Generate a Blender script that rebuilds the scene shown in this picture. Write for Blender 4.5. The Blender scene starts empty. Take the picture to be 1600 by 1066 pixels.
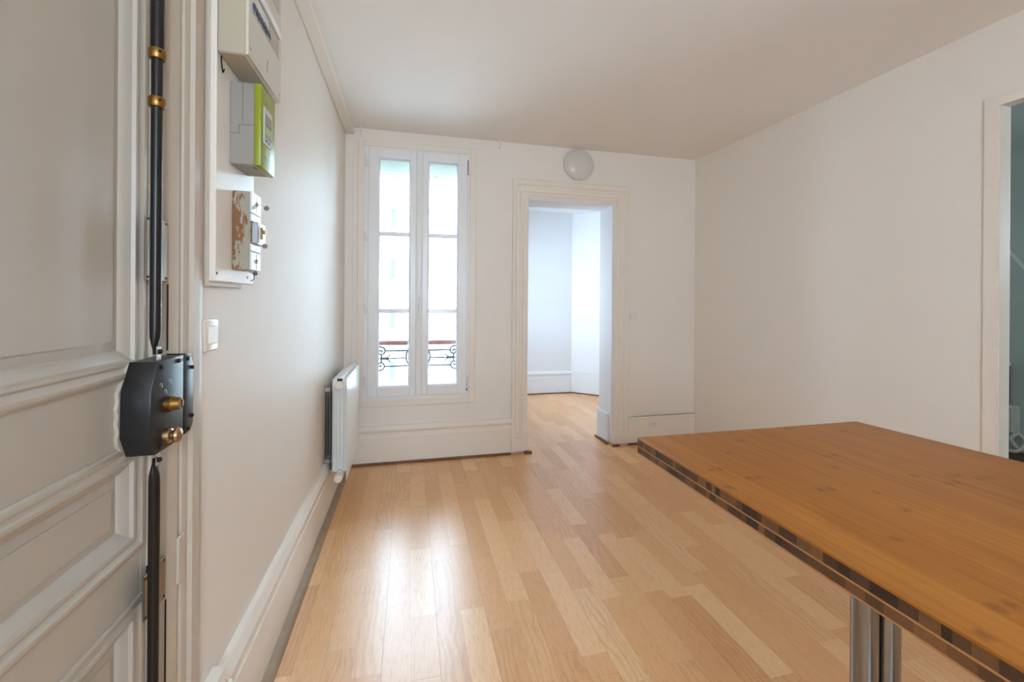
import bpy, bmesh, math, random
from mathutils import Vector, Matrix
random.seed(7)
sc = bpy.context.scene
COL = sc.collection
PI = math.pi

# ------------------------------------------------------------------ camera
cam_d = bpy.data.cameras.new('camera')
cam = bpy.data.objects.new('camera', cam_d); COL.objects.link(cam)
cam_d.sensor_width = 36.0
cam_d.lens = 36.0 * 669 / 1600
cam_d.shift_y = -61 / 1600
cam_d.clip_start = 0.02
cam_d.clip_end = 300
cam.matrix_world = (Matrix.Translation((0, 0, 1.22)) @ Matrix.Rotation(-math.radians(13.45), 4, 'Z')
                    @ Matrix.Rotation(PI / 2, 4, 'X') @ Matrix.Rotation(0.007, 4, 'Z'))
sc.camera = cam

# ------------------------------------------------------------------ sky, exposure
w = bpy.data.worlds.new('overcast sky'); sc.world = w; w.use_nodes = True
bg = w.node_tree.nodes['Background']
bg.inputs['Color'].default_value = (0.69, 0.88, 1.10, 1)
bg.inputs['Strength'].default_value = 26.0
vs = sc.view_settings
vs.view_transform = 'Standard'; vs.look = 'None'; vs.gamma = 1.0; vs.use_curve_mapping = False
vs.exposure = 0.0
sc.cycles.max_bounces = 14
sc.cycles.diffuse_bounces = 9
sc.cycles.glossy_bounces = 5
sc.cycles.transparent_max_bounces = 12
sc.cycles.sample_clamp_indirect = 12
sc.cycles.use_denoising = True

def portal(loc, rot, sx, sy):
    d = bpy.data.lights.new('sky_portal', 'AREA'); d.shape = 'RECTANGLE'; d.size = sx; d.size_y = sy
    d.cycles.is_portal = True
    o = bpy.data.objects.new('sky_portal', d); o.location = loc; o.rotation_euler = rot; COL.objects.link(o)
portal((0.065, 3.63, 1.42), (-PI / 2, 0, 0), 0.80, 1.95)           # kitchen window
portal((0.61, 4.65, 1.35), (0, -PI / 2, 0), .9, .6)  # window of the next room
portal((.375, -1.71, 1.625), (PI / 2, 0, 0), .65, 1.25) # unseen window behind the camera, added to light the far wall
portal((4.1, .09, 1.7), (PI / 2, 0, 0), .4, .4)
            # side room opening just above: unseen, added for light

# ------------------------------------------------------------------ materials
def s2l(c):
    c = c / 255
    return c / 12.92 if c <= .04045 else ((c + .055) / 1.055) ** 2.4
def rgb(r, g, b): return (s2l(r), s2l(g), s2l(b), 1)
M = {}
def mat(name, col, rough=.5, metal=0, var=.04, vscale=3.0, bump=0.0, bscale=30.0, spec=.5, coat=0, dist=.002):
    m = bpy.data.materials.new(name); m.use_nodes = True
    nt = m.node_tree; p = nt.nodes['Principled BSDF']
    p.inputs['Roughness'].default_value = rough; p.inputs['Metallic'].default_value = metal
    p.inputs['Specular IOR Level'].default_value = spec
    if coat: p.inputs['Coat Weight'].default_value = coat
    geo = nt.nodes.new('ShaderNodeNewGeometry')
    no = nt.nodes.new('ShaderNodeTexNoise'); no.inputs['Scale'].default_value = vscale; no.inputs['Detail'].default_value = 4
    nt.links.new(geo.outputs['Position'], no.inputs['Vector'])
    mx = nt.nodes.new('ShaderNodeMix'); mx.data_type = 'RGBA'
    mx.inputs[6].default_value = tuple(c * (1 - var) for c in col[:3]) + (1,)
    mx.inputs[7].default_value = tuple(min(1, c * (1 + var)) for c in col[:3]) + (1,)
    nt.links.new(no.outputs['Fac'], mx.inputs[0]); nt.links.new(mx.outputs[2], p.inputs['Base Color'])
    if bump:
        n2 = nt.nodes.new('ShaderNodeTexNoise'); n2.inputs['Scale'].default_value = bscale; n2.inputs['Detail'].default_value = 3
        nt.links.new(geo.outputs['Position'], n2.inputs['Vector'])
        b = nt.nodes.new('ShaderNodeBump'); b.inputs['Strength'].default_value = bump; b.inputs['Distance'].default_value = dist
        nt.links.new(n2.outputs['Fac'], b.inputs['Height']); nt.links.new(b.outputs['Normal'], p.inputs['Normal'])
    M[name] = m
    return m
mat('wall_paint', rgb(232, 225, 215), .55, var=.015, vscale=1.5, bump=.25, bscale=9, dist=.004)
mat('satin_paint', rgb(228, 219, 207), .5, spec=.35, var=.015, vscale=1.2, bump=.25, bscale=7, dist=.004)
mat('ceiling_paint', rgb(235, 230, 224), .8, var=.01, bump=.1, bscale=12)
mat('next_room_paint', rgb(228, 230, 232), .6, var=.01)
mat('bathroom_paint', rgb(205, 214, 206), .7, var=.05)
mat('gloss_white', rgb(232, 223, 210), .32, var=.02, bump=.15, bscale=18)
mat('door_paint', rgb(178, 168, 153), .36, var=.03, vscale=5, bump=.3, bscale=14, dist=.002)
mat('casing_paint', rgb(192, 180, 163), .42, var=.05, vscale=8, bump=.5, bscale=35, dist=.0015)
mat('pvc_white', rgb(232, 232, 230), .3, var=.005)
mat('bead_white', rgb(240, 242, 246), .18, var=.005)
mat('gasket_dark', rgb(60, 62, 64), .6)
mat('joint_grey', rgb(120, 108, 92), .8)
mat('dark_wood_strip', rgb(120, 84, 54), .6, var=.35, vscale=14, bump=.3, bscale=40)
mat('radiator_white', rgb(232, 231, 226), .28, var=.01)
mat('cap_white', rgb(226, 218, 204), .4)
mat('steel', rgb(190, 190, 190), .3, metal=1, var=.08, vscale=20)
mat('old_steel', rgb(146, 130, 110), .42, metal=.9, var=.2, vscale=40)
mat('worn_strip', rgb(152, 128, 102), .6, var=.3, vscale=18, bump=.3, bscale=40)
mat('chrome', rgb(138, 142, 148), .2, metal=1, var=.02)
mat('lock_black', rgb(44, 43, 42), .34, metal=.4, var=.15, vscale=30, bump=.1, bscale=120)
mat('rod_black', rgb(30, 26, 23), .32, metal=.3, var=.3, vscale=16, spec=.5)
mat('brass', rgb(150, 112, 60), .38, metal=1, var=.2, vscale=30)
mat('brass_worn', rgb(176, 146, 108), .3, metal=1, var=.15, vscale=40)
mat('screw_dark', rgb(52, 36, 26), .45, metal=.6, var=.3, vscale=90)
mat('cabinet_beige', rgb(182, 170, 147), .42, var=.02)
mat('cabinet_light', rgb(206, 197, 180), .35, var=.02)
mat('breaker_grey', rgb(205, 203, 200), .4)
mat('breaker_toggle', rgb(72, 80, 98), .4, var=.1)
mat('meter_grey', rgb(146, 140, 130), .5, var=.02)
mat('meter_lime', rgb(142, 150, 24), .35, var=.02)
mat('meter_dark', rgb(70, 72, 66), .4)
mat('meter_frame', rgb(196, 200, 196), .3)
mat('lcd', rgb(178, 200, 120), .25)
mat('seal_grey', rgb(120, 116, 108), .5, metal=.3)
mat('porcelain', rgb(214, 220, 222), .2, var=.03)
mat('lamp_white', rgb(212, 206, 200), .3, var=.01)
mat('switch_ivory', rgb(230, 220, 202), .22, var=.01)
mat('iron', rgb(36, 42, 50), .6, metal=.2)
mat('rail_wood', rgb(96, 58, 52), .5, var=.3, vscale=30)
mat('shutter', rgb(214, 216, 208), .6)
mat('facade', rgb(224, 222, 216), .9, var=.06, vscale=.6)
mat('facade_trim', rgb(190, 184, 172), .9)
mat('far_glass', rgb(68, 86, 92), .9, spec=.05)
mat('zinc', rgb(84, 100, 104), .6)
mat('street', rgb(222, 228, 234), .9)
mat('bath_floor', rgb(92, 62, 42), .5)
mat('dark_slot', rgb(14, 13, 12), .8)
mat('socket_white', rgb(224, 222, 214), .3)

def chip_paint():
    m = mat('chipped_paint', rgb(178, 170, 152), .5)
    nt = m.node_tree; p = nt.nodes['Principled BSDF']
    geo = nt.nodes.new('ShaderNodeNewGeometry')
    mp = nt.nodes.new('ShaderNodeMapping'); mp.inputs['Scale'].default_value = (150, 150, 34)
    no = nt.nodes.new('ShaderNodeTexNoise'); no.inputs['Scale'].default_value = 1; no.inputs['Detail'].default_value = 5; no.inputs['Roughness'].default_value = .6
    sep = nt.nodes.new('ShaderNodeSeparateXYZ')
    # more bare wood near the wall (x small) and around the middle of the height
    a = nt.nodes.new('ShaderNodeMapRange'); a.inputs[1].default_value = -.441; a.inputs[2].default_value = -.396; a.inputs[3].default_value = .16; a.inputs[4].default_value = -.10
    b = nt.nodes.new('ShaderNodeMath'); b.operation = 'SUBTRACT'; b.inputs[1].default_value = 1.41
    c = nt.nodes.new('ShaderNodeMath'); c.operation = 'ABSOLUTE'
    d = nt.nodes.new('ShaderNodeMapRange'); d.inputs[1].default_value = .03; d.inputs[2].default_value = .06; d.inputs[3].default_value = .04; d.inputs[4].default_value = -.08
    s1 = nt.nodes.new('ShaderNodeMath'); s2 = nt.nodes.new('ShaderNodeMath')
    r = nt.nodes.new('ShaderNodeMath'); r.operation = 'GREATER_THAN'; r.inputs[1].default_value = .545
    mx = nt.nodes.new('ShaderNodeMix'); mx.data_type = 'RGBA'
    mx.inputs[6].default_value = rgb(156, 148, 128); mx.inputs[7].default_value = rgb(128, 84, 42)
    L = nt.links.new
    L(geo.outputs['Position'], mp.inputs[0]); L(mp.outputs[0], no.inputs['Vector']); L(geo.outputs['Position'], sep.inputs[0])
    L(sep.outputs['X'], a.inputs[0]); L(sep.outputs['Z'], b.inputs[0]); L(b.outputs[0], c.inputs[0]); L(c.outputs[0], d.inputs[0])
    L(no.outputs['Fac'], s1.inputs[0]); L(a.outputs[0], s1.inputs[1]); L(s1.outputs[0], s2.inputs[0]); L(d.outputs[0], s2.inputs[1])
    L(s2.outputs[0], r.inputs[0]); L(r.outputs[0], mx.inputs[0]); L(mx.outputs[2], p.inputs['Base Color'])
chip_paint()

def glass_mat():
    m = bpy.data.materials.new('window_glass'); m.use_nodes = True; nt = m.node_tree
    nt.nodes.remove(nt.nodes['Principled BSDF']); out = nt.nodes['Material Output']
    t = nt.nodes.new('ShaderNodeBsdfTransparent'); t.inputs[0].default_value = (.93, .965, .96, 1)
    g = nt.nodes.new('ShaderNodeBsdfGlossy'); g.inputs['Roughness'].default_value = 0.01
    f = nt.nodes.new('ShaderNodeFresnel'); f.inputs[0].default_value = 1.45
    mx = nt.nodes.new('ShaderNodeMixShader')
    nt.links.new(f.outputs[0], mx.inputs[0]); nt.links.new(t.outputs[0], mx.inputs[1]); nt.links.new(g.outputs[0], mx.inputs[2])
    nt.links.new(mx.outputs[0], out.inputs[0]); M['glass'] = m
glass_mat()

class NG:                                   # tiny node helper
    def __init__(s, m): s.nt = m.node_tree; s.L = s.nt.links.new
    def n(s, t, **k):
        x = s.nt.nodes.new(t)
        for a, b in k.items(): setattr(x, a, b)
        return x
    def m(s, op, a, b=None, c=None):
        x = s.n('ShaderNodeMath', operation=op)
        for i, v in enumerate((a, b, c)):
            if v is None: continue
            if isinstance(v, (int, float)): x.inputs[i].default_value = v
            else: s.L(v, x.inputs[i])
        return x.outputs[0]
    def comb(s, x, y, z=0.0):
        c = s.n('ShaderNodeCombineXYZ')
        for i, v in enumerate((x, y, z)):
            if isinstance(v, (int, float)): c.inputs[i].default_value = v
            else: s.L(v, c.inputs[i])
        return c.outputs[0]
    def mix(s, f, a, b, mode='MIX'):
        x = s.n('ShaderNodeMix', data_type='RGBA', blend_type=mode)
        for i, v in ((0, f), (6, a), (7, b)):
            if isinstance(v, (int, float, tuple)): x.inputs[i].default_value = v
            else: s.L(v, x.inputs[i])
        return x.outputs[2]

def floor_mat():
    m = bpy.data.materials.new('laminate_oak'); m.use_nodes = True; g = NG(m); p = m.node_tree.nodes['Principled BSDF']
    geo = g.n('ShaderNodeNewGeometry'); sep = g.n('ShaderNodeSeparateXYZ'); g.L(geo.outputs['Position'], sep.inputs[0])
    X, Y = sep.outputs['X'], sep.outputs['Y']
    xs = g.m('DIVIDE', g.m('ADD', X, .272 + 1.9), .095)
    c = g.m('FLOOR', xs)
    wn = g.n('ShaderNodeTexWhiteNoise', noise_dimensions='1D'); g.L(c, wn.inputs['W'])
    ys = g.m('ADD', g.m('DIVIDE', g.m('ADD', Y, 3.0), .46), g.m('MULTIPLY', wn.outputs['Value'], 7.3))
    r = g.m('FLOOR', ys)
    w2 = g.n('ShaderNodeTexWhiteNoise', noise_dimensions='2D'); g.L(g.comb(c, r), w2.inputs['Vector'])
    tone = w2.outputs['Value']
    w3 = g.n('ShaderNodeTexWhiteNoise', noise_dimensions='2D'); g.L(g.comb(g.m('ADD', c, 71.3), r), w3.inputs['Vector'])
    # grain, shifted for every strip
    def grain(sx, sy, det, dist):
        v = g.comb(g.m('MULTIPLY', X, sx), g.m('ADD', g.m('MULTIPLY', Y, sy), g.m('MULTIPLY', tone, 37.0)), g.m('MULTIPLY', tone, 11.0))
        n = g.n('ShaderNodeTexNoise'); n.inputs['Scale'].default_value = 1; n.inputs['Detail'].default_value = det; n.inputs['Distortion'].default_value = dist
        g.L(v, n.inputs['Vector']); return n.outputs['Fac']
    fine = grain(300, 22, 5, .5)
    # cathedral figure: wave of a warped field
    wv = g.n('ShaderNodeTexWave', wave_type='BANDS', bands_direction='X'); wv.inputs['Scale'].default_value = 1.0
    wv.inputs['Distortion'].default_value = 14.0; wv.inputs['Detail'].default_value = 2.0; wv.inputs['Detail Scale'].default_value = .9
    g.L(g.comb(g.m('MULTIPLY', X, 13), g.m('ADD', g.m('MULTIPLY', Y, 3.4), g.m('MULTIPLY', tone, 23.0)), g.m('MULTIPLY', tone, 9.0)), wv.inputs['Vector'])
    rr = g.n('ShaderNodeValToRGB'); e = rr.color_ramp.elements
    e[0].color = rgb(219, 163, 108); e[1].color = rgb(238, 194, 144)
    e2 = rr.color_ramp.elements.new(.55); e2.color = rgb(229, 178, 124)
    g.L(tone, rr.inputs[0])
    col = g.mix(g.m('MULTIPLY', g.m('MULTIPLY', g.m('POWER', wv.outputs['Fac'], 2.0), g.m('GREATER_THAN', w3.outputs['Value'], .62)), .20), rr.outputs[0], rgb(160, 100, 54))
    fr = g.n('ShaderNodeMapRange'); fr.inputs[1].default_value = .48; fr.inputs[2].default_value = .75; fr.inputs[3].default_value = 0; fr.inputs[4].default_value = .42
    g.L(fine, fr.inputs[0])
    col = g.mix(fr.outputs[0], col, rgb(172, 112, 64))
    # printed strip joints, hair thin
    fx = g.m('ABSOLUTE', g.m('SUBTRACT', g.m('FRACT', xs), .5)); fy = g.m('ABSOLUTE', g.m('SUBTRACT', g.m('FRACT', ys), .5))
    jx = g.m('GREATER_THAN', fx, .492); jy = g.m('GREATER_THAN', fy, .4985)
    col = g.mix(g.m('MULTIPLY', g.m('MAXIMUM', jx, jy), .22), col, rgb(120, 80, 48))
    g.L(col, p.inputs['Base Color'])
    rn = g.n('ShaderNodeMapRange'); rn.inputs[3].default_value = .26; rn.inputs[4].default_value = .34; p.inputs['Specular IOR Level'].default_value = .85; g.L(fine, rn.inputs[0])
    g.L(rn.outputs[0], p.inputs['Roughness'])
    bp = g.n('ShaderNodeBump'); bp.inputs['Strength'].default_value = .06; bp.inputs['Distance'].default_value = .001
    g.L(fine, bp.inputs['Height']); g.L(bp.outputs[0], p.inputs['Normal'])
    M['floor'] = m
floor_mat()

def bamboo_mat():
    m = bpy.data.materials.new('bamboo_top'); m.use_nodes = True; g = NG(m); p = m.node_tree.nodes['Principled BSDF']
    geo = g.n('ShaderNodeNewGeometry'); sep = g.n('ShaderNodeSeparateXYZ'); g.L(geo.outputs['Position'], sep.inputs[0])
    X, Y = sep.outputs['X'], sep.outputs['Y']
    xs = g.m('DIVIDE', g.m('ADD', X, 1.0), .021); c = g.m('FLOOR', xs)
    wn = g.n('ShaderNodeTexWhiteNoise', noise_dimensions='1D'); g.L(c, wn.inputs['W'])
    pair = g.m('FLOOR', g.m('DIVIDE', c, 2.0)); wp = g.n('ShaderNodeTexWhiteNoise', noise_dimensions='1D'); g.L(pair, wp.inputs['W'])
    n = g.n('ShaderNodeTexNoise'); n.inputs['Scale'].default_value = 1; n.inputs['Detail'].default_value = 4
    g.L(g.comb(g.m('MULTIPLY', X, 120), g.m('MULTIPLY', Y, 5), wn.outputs['Value']), n.inputs['Vector'])
    big = g.n('ShaderNodeTexNoise'); big.inputs['Scale'].default_value = 1; g.L(g.comb(g.m('MULTIPLY', X, 9), g.m('MULTIPLY', Y, 1.6)), big.inputs['Vector'])
    rr = g.n('ShaderNodeValToRGB'); e = rr.color_ramp.elements
    e[0].position = .25; e[0].color = rgb(138, 78, 22); e[1].position = .78; e[1].color = rgb(182, 118, 46)
    g.L(g.m('ADD', g.m('MULTIPLY', n.outputs['Fac'], .55), g.m('ADD', g.m('MULTIPLY', big.outputs['Fac'], .35), g.m('MULTIPLY', wp.outputs['Value'], .12))), rr.inputs[0])
    # nodes of the bamboo: short dark marks across the staves
    wob = g.n('ShaderNodeTexNoise'); wob.inputs['Scale'].default_value = 60; g.L(geo.outputs['Position'], wob.inputs['Vector'])
    ph = g.m('ADD', g.m('DIVIDE', Y, .34), g.m('ADD', g.m('MULTIPLY', wp.outputs['Value'], 5.0), g.m('MULTIPLY', wob.outputs['Fac'], .05)))
    dd = g.m('ABSOLUTE', g.m('SUBTRACT', g.m('FRACT', ph), .5))
    mk = g.n('ShaderNodeMapRange', interpolation_type='SMOOTHSTEP'); mk.inputs[1].default_value = .0; mk.inputs[2].default_value = .034; mk.inputs[3].default_value = .6; mk.inputs[4].default_value = 0
    g.L(dd, mk.inputs[0])
    row = g.n('ShaderNodeTexWhiteNoise', noise_dimensions='2D'); g.L(g.comb(c, g.m('FLOOR', ph)), row.inputs['Vector'])
    on = g.m('GREATER_THAN', row.outputs['Value'], .3)
    fx = g.m('ABSOLUTE', g.m('SUBTRACT', g.m('FRACT', xs), .5))
    em = g.n('ShaderNodeMapRange', interpolation_type='SMOOTHSTEP'); em.inputs[1].default_value = .12; em.inputs[2].default_value = .5; em.inputs[3].default_value = 1; em.inputs[4].default_value = .1; g.L(fx, em.inputs[0])
    col = g.mix(g.m('MULTIPLY', g.m('MULTIPLY', mk.outputs[0], on), em.outputs[0]), rr.outputs[0], rgb(104, 58, 24))
    g.L(col, p.inputs['Base Color']); p.inputs['Roughness'].default_value = .45; p.inputs['Specular IOR Level'].default_value = .3
    M['bamboo_top'] = m
bamboo_mat()
for i, (a, b, c) in enumerate([(72, 46, 26), (90, 58, 32), (112, 74, 42), (52, 33, 19), (126, 84, 46), (80, 52, 33)]):
    mm = mat('bamboo_end_%d' % i, rgb(a, b, c), .5, var=.22, vscale=160)
mat('bamboo_line', rgb(182, 130, 78), .5, var=.1, vscale=60)

# ------------------------------------------------------------------ mesh helpers
def bm_new(): return bmesh.new()
def box(bm, x0, x1, y0, y1, z0, z1, bev=0.0, seg=1):
    if x0 > x1: x0, x1 = x1, x0
    if y0 > y1: y0, y1 = y1, y0
    if z0 > z1: z0, z1 = z1, z0
    r = bmesh.ops.create_cube(bm, size=1.0)
    vs_ = r['verts']
    for v in vs_:
        v.co = Vector((x0 if v.co.x < 0 else x1, y0 if v.co.y < 0 else y1, z0 if v.co.z < 0 else z1))
    if bev:
        es = list({e for v in vs_ for e in v.link_edges})
        bmesh.ops.bevel(bm, geom=es, offset=bev, segments=seg, affect='EDGES', profile=.5)
    return bm
def prism(bm, pts, a, b, axis='z', bev=0):
    """extrude a closed 2D outline along an axis; pts are the two remaining coordinates in xyz order"""
    def P(p, t):
        if axis == 'z': return (p[0], p[1], t)
        if axis == 'y': return (p[0], t, p[1])
        return (t, p[0], p[1])
    A = [bm.verts.new(P(p, a)) for p in pts]; B = [bm.verts.new(P(p, b)) for p in pts]
    fs = [bm.faces.new(A), bm.faces.new(list(reversed(B)))]
    n = len(pts)
    for i in range(n): fs.append(bm.faces.new((A[i], B[i], B[(i + 1) % n], A[(i + 1) % n])))
    bmesh.ops.recalc_face_normals(bm, faces=fs)
    if bev:
        es = list({e for f in fs[:2] for e in f.edges})
        bmesh.ops.bevel(bm, geom=es, offset=bev, segments=2, affect='EDGES', profile=.5)
    return bm
def cyl(bm, p0, p1, r0, r1=None, seg=20, caps=True, bev=0):
    p0, p1 = Vector(p0), Vector(p1); d = p1 - p0
    q = d.to_track_quat('Z', 'Y').to_matrix().to_4x4()
    r = bmesh.ops.create_cone(bm, cap_ends=caps, cap_tris=False, segments=seg, radius1=r0, radius2=r0 if r1 is None else r1, depth=d.length,
                              matrix=Matrix.Translation((p0 + p1) / 2) @ q)
    return bm
def lathe(bm, prof, origin, axis, seg=28):
    """prof: (distance along the axis, radius)"""
    origin = Vector(origin); q = Vector(axis).to_track_quat('Z', 'Y').to_matrix()
    rings = []
    for t, r in prof:
        if r < 1e-6: rings.append([bm.verts.new(origin + q @ Vector((0, 0, t)))])
        else: rings.append([bm.verts.new(origin + q @ Vector((r * math.cos(2 * PI * k / seg), r * math.sin(2 * PI * k / seg), t))) for k in range(seg)])
    fs = []
    for A, B in zip(rings, rings[1:]):
        for k in range(seg):
            k2 = (k + 1) % seg
            if len(A) == 1 and len(B) == 1: continue
            if len(A) == 1: fs.append(bm.faces.new((A[0], B[k], B[k2])))
            elif len(B) == 1: fs.append(bm.faces.new((A[k], A[k2], B[0])))
            else: fs.append(bm.faces.new((A[k], A[k2], B[k2], B[k])))
    bmesh.ops.recalc_face_normals(bm, faces=fs)
    return bm
def tube(bm, pts, r, seg=8, rs=None):
    pts = [Vector(p) for p in pts]; rings = []
    up = Vector((0, 1, 0)) if abs((pts[1] - pts[0]).normalized().y) < .9 else Vector((1, 0, 0))
    for i, p in enumerate(pts):
        d = (pts[min(i + 1, len(pts) - 1)] - pts[max(i - 1, 0)]).normalized()
        s = d.cross(up).normalized(); u = s.cross(d).normalized(); rr = rs[i] if rs else r
        rings.append([bm.verts.new(p + (s * math.cos(2 * PI * k / seg) + u * math.sin(2 * PI * k / seg)) * rr) for k in range(seg)])
    fs = []
    for A, B in zip(rings, rings[1:]):
        for k in range(seg): fs.append(bm.faces.new((A[k], A[(k + 1) % seg], B[(k + 1) % seg], B[k])))
    fs.append(bm.faces.new(rings[0])); fs.append(bm.faces.new(list(reversed(rings[-1]))))
    bmesh.ops.recalc_face_normals(bm, faces=fs)
    return bm
def smooth_pts(p, n=4):
    out = []
    for i in range(len(p) - 1):
        P0 = Vector(p[max(i - 1, 0)]); P1 = Vector(p[i]); P2 = Vector(p[i + 1]); P3 = Vector(p[min(i + 2, len(p) - 1)])
        for k in range(n):
            t = k / n
            out.append(.5 * ((2 * P1) + (-P0 + P2) * t + (2 * P0 - 5 * P1 + 4 * P2 - P3) * t * t + (-P0 + 3 * P1 - 3 * P2 + P3) * t ** 3))
    out.append(Vector(p[-1])); return out
def wloc(o):
    v = Vector((0, 0, 0))
    while o: v += o.location; o = o.parent
    return v
def obj(name, bm, m, parent=None, label=None, cat=None, group=None, kind=None, smooth=True):
    me = bpy.data.meshes.new(name)
    bm.verts.ensure_lookup_table()
    if parent is None:
        xs = [v.co.x for v in bm.verts]; ys = [v.co.y for v in bm.verts]; zs = [v.co.z for v in bm.verts]
        off = Vector(((min(xs) + max(xs)) / 2, (min(ys) + max(ys)) / 2, min(zs))); loc = off
    else:
        off = wloc(parent); loc = Vector((0, 0, 0))
    for v in bm.verts: v.co -= off
    for e in bm.edges:
        if len(e.link_faces) == 2: e.smooth = e.calc_face_angle(0) < math.radians(32)
        else: e.smooth = False
    for f in bm.faces: f.smooth = smooth
    bm.to_mesh(me); bm.free()
    me.materials.append(M[m] if isinstance(m, str) else m)
    o = bpy.data.objects.new(name, me); COL.objects.link(o); o.location = loc; o.parent = parent
    return tag(o, label, cat, group, kind)
def tag(o, label=None, cat=None, group=None, kind=None):
    if label: o['label'] = label
    if cat: o['category'] = cat
    if group: o['group'] = group
    if kind: o['kind'] = kind
    return o
def thing(name, loc, label=None, cat=None, group=None, kind=None):
    o = bpy.data.objects.new(name, None); o.empty_display_size = .05; COL.objects.link(o); o.location = loc
    return tag(o, label, cat, group, kind)
def B(*a, **k): return box(bm_new(), *a, **k)

# ------------------------------------------------------------------ room shell
WX = -.47; FY = 3.36; CZ = 2.505; BY = -1.5
def rx(y): return 2.49 + (FY - y) * .045         # the right wall is a little out of square
S = dict(kind='structure')

sub = bm_new()
box(sub, -.80, 2.95, -1.75, 5.75, -.16, -.012)
fl = obj('floor', sub, 'joint_grey', label='light oak laminate floor in long two-strip boards', **S)
P_W, P_L = .19, 1.29
mesh_cache = {}
def plank(x0, x1, y0, y1):
    key = (round(x1 - x0, 4), round(y1 - y0, 4))
    if key not in mesh_cache:
        b = B(0, x1 - x0 - .0002, 0, y1 - y0 - .0002, -.012, 0, bev=.0004)
        me = bpy.data.meshes.new('plank'); b.to_mesh(me); b.free(); me.materials.append(M['floor']); mesh_cache[key] = me
    o = bpy.data.objects.new('plank', mesh_cache[key]); COL.objects.link(o)
    o.parent = fl; o.location = Vector((x0, y0, 0)) - fl.location
k = 0; x = -.272 - P_W
while x < 2.68:
    x1 = min(x + P_W, 2.70)
    far = 5.5 if (x1 > .80 and x < 2.6) else 3.37
    y = -1.52 - ((k * .47) % P_L)
    while y < far:
        a, b_ = max(y, -1.52), min(y + P_L, far)
        if b_ - a > .02: plank(x, x1, a, b_)
        y += P_L
    x += P_W; k += 1

obj('ceiling', B(-.80, 2.95, -1.75, 3.62, CZ, CZ + .15), 'ceiling_paint', label='white painted ceiling of the kitchen', **S)

# left wall, with the entrance door opening
b = bm_new()
box(b, WX - .22, WX, 1.05, 3.60, -.012, CZ); box(b, WX - .22, WX, BY - .2, .10, -.012, CZ); box(b, WX - .22, WX, .10, 1.05, 2.12, CZ)
obj('wall_left', b, 'satin_paint', label='long white satin-painted wall on the left', **S)
# ledge along the top of the left wall and the shallow strip in the far corner
b = B(WX, -.408, BY, FY, 2.452, CZ, bev=.004); obj('trim_1', b, 'satin_paint', label='low white boxed ledge under the ceiling along the left wall', **S)
b = B(WX, -.412, FY - .012, FY, .285, 2.452, bev=.003); obj('trim_2', b, 'wall_paint', label='shallow vertical white strip in the corner left of the window', **S)

# far wall (window and doorway openings)
wx0, wx1, wz0, wz1 = -.335, .465, .465, 2.395
dx0, dx1, dz1 = .932, 1.693, 2.068
b = bm_new(); T0, T1 = FY, FY + .24
for q in [(WX - .22, wx0, -.012, CZ), (wx0, wx1, -.012, wz0), (wx0, wx1, wz1, CZ), (wx1, dx0, -.012, CZ), (dx0, dx1, dz1, CZ), (dx1, 2.95, -.012, CZ)]:
    box(b, q[0], q[1], T0, T1, q[2], q[3])
obj('wall_far', b, 'wall_paint', label='white far wall with the tall window and the open doorway', **S)

# right wall, slightly skewed, with the bathroom opening
ry0, ry1, rz1 = .55, 1.366, 2.118
def rseg(b, ya, yb, z0, z1, t=.055):
    prism(b, [(rx(ya), ya), (rx(ya) + t, ya), (rx(yb) + t, yb), (rx(yb), yb)], z0, z1, 'z')
b = bm_new(); rseg(b, ry1, FY, -.012, CZ); rseg(b, BY, ry0, -.012, CZ); rseg(b, ry0, ry1, rz1, CZ)
obj('wall_right', b, 'wall_paint', label='plain white wall on the right', **S)
# back wall behind the camera, with an unseen opening added to brighten the far wall
b = bm_new()
box(b, -.70, .05, BY - .2, BY, -.012, CZ); box(b, .70, 2.95, BY - .2, BY, -.012, CZ); box(b, .05, .70, BY - .2, BY, -.012, 1.0); box(b, .05, .70, BY - .2, BY, 2.2, CZ)
obj('wall_back', b, 'wall_paint', label='white wall behind the camera with a small window added for light', **S)

# ------------------------------------------------------------------ next room through the doorway
NZ = 2.42
b = bm_new()
box(b, .62, .85, 3.60, 4.35, -.012, NZ + .1); box(b, .62, .85, 4.95, 5.65, -.012, NZ + .1)
box(b, .62, .85, 4.35, 4.95, -.012, .9); box(b, .62, .85, 4.35, 4.95, 1.8, NZ + .1)
obj('wall_next_room_left', b, 'next_room_paint', label='window side wall of the next room', **S)
obj('wall_next_room_far', B(.85, 2.135, 5.45, 5.65, -.012, NZ + .1), 'next_room_paint', label='white far wall seen through the doorway', **S)
b = prism(bm_new(), [(2.135, 5.45), (2.135, 5.65), (2.95, 5.65), (2.95, 4.45), (2.90, 4.45), (2.90, 4.755)], -.012, NZ + .1)
obj('wall_next_room_corner', b, 'next_room_paint', label='angled white wall seen at right through the doorway', **S)
obj('wall_next_room_right', B(2.90, 3.0, 3.60, 4.75, -.012, NZ + .1), 'next_room_paint', label='right wall of the next room', **S)
obj('ceiling_next_room', B(.62, 3.0, 3.60, 5.65, NZ, NZ + .1), 'next_room_paint', label='white ceiling of the next room', **S)
def base_profile(b, kind, a0, a1, wall, sgn, h, t=.022):
    """skirting running along x (kind 'y': wall at y=wall) or along y (kind 'x')"""
    pr = [(0, .012), (t, .012), (t, h - .085), (t - .004, h - .080), (t - .004, h - .052), (t + .004, h - .044), (t + .006, h - .030), (t - .002, h - .018), (t - .006, h - .004), (t - .010, h), (0, h)]
    if kind == 'y': prism(b, [(wall + sgn * p[0], p[1]) for p in pr], a0, a1, 'x')
    else: prism(b, [(wall + sgn * p[0], p[1]) for p in pr], a0, a1, 'y')
    return b
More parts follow.
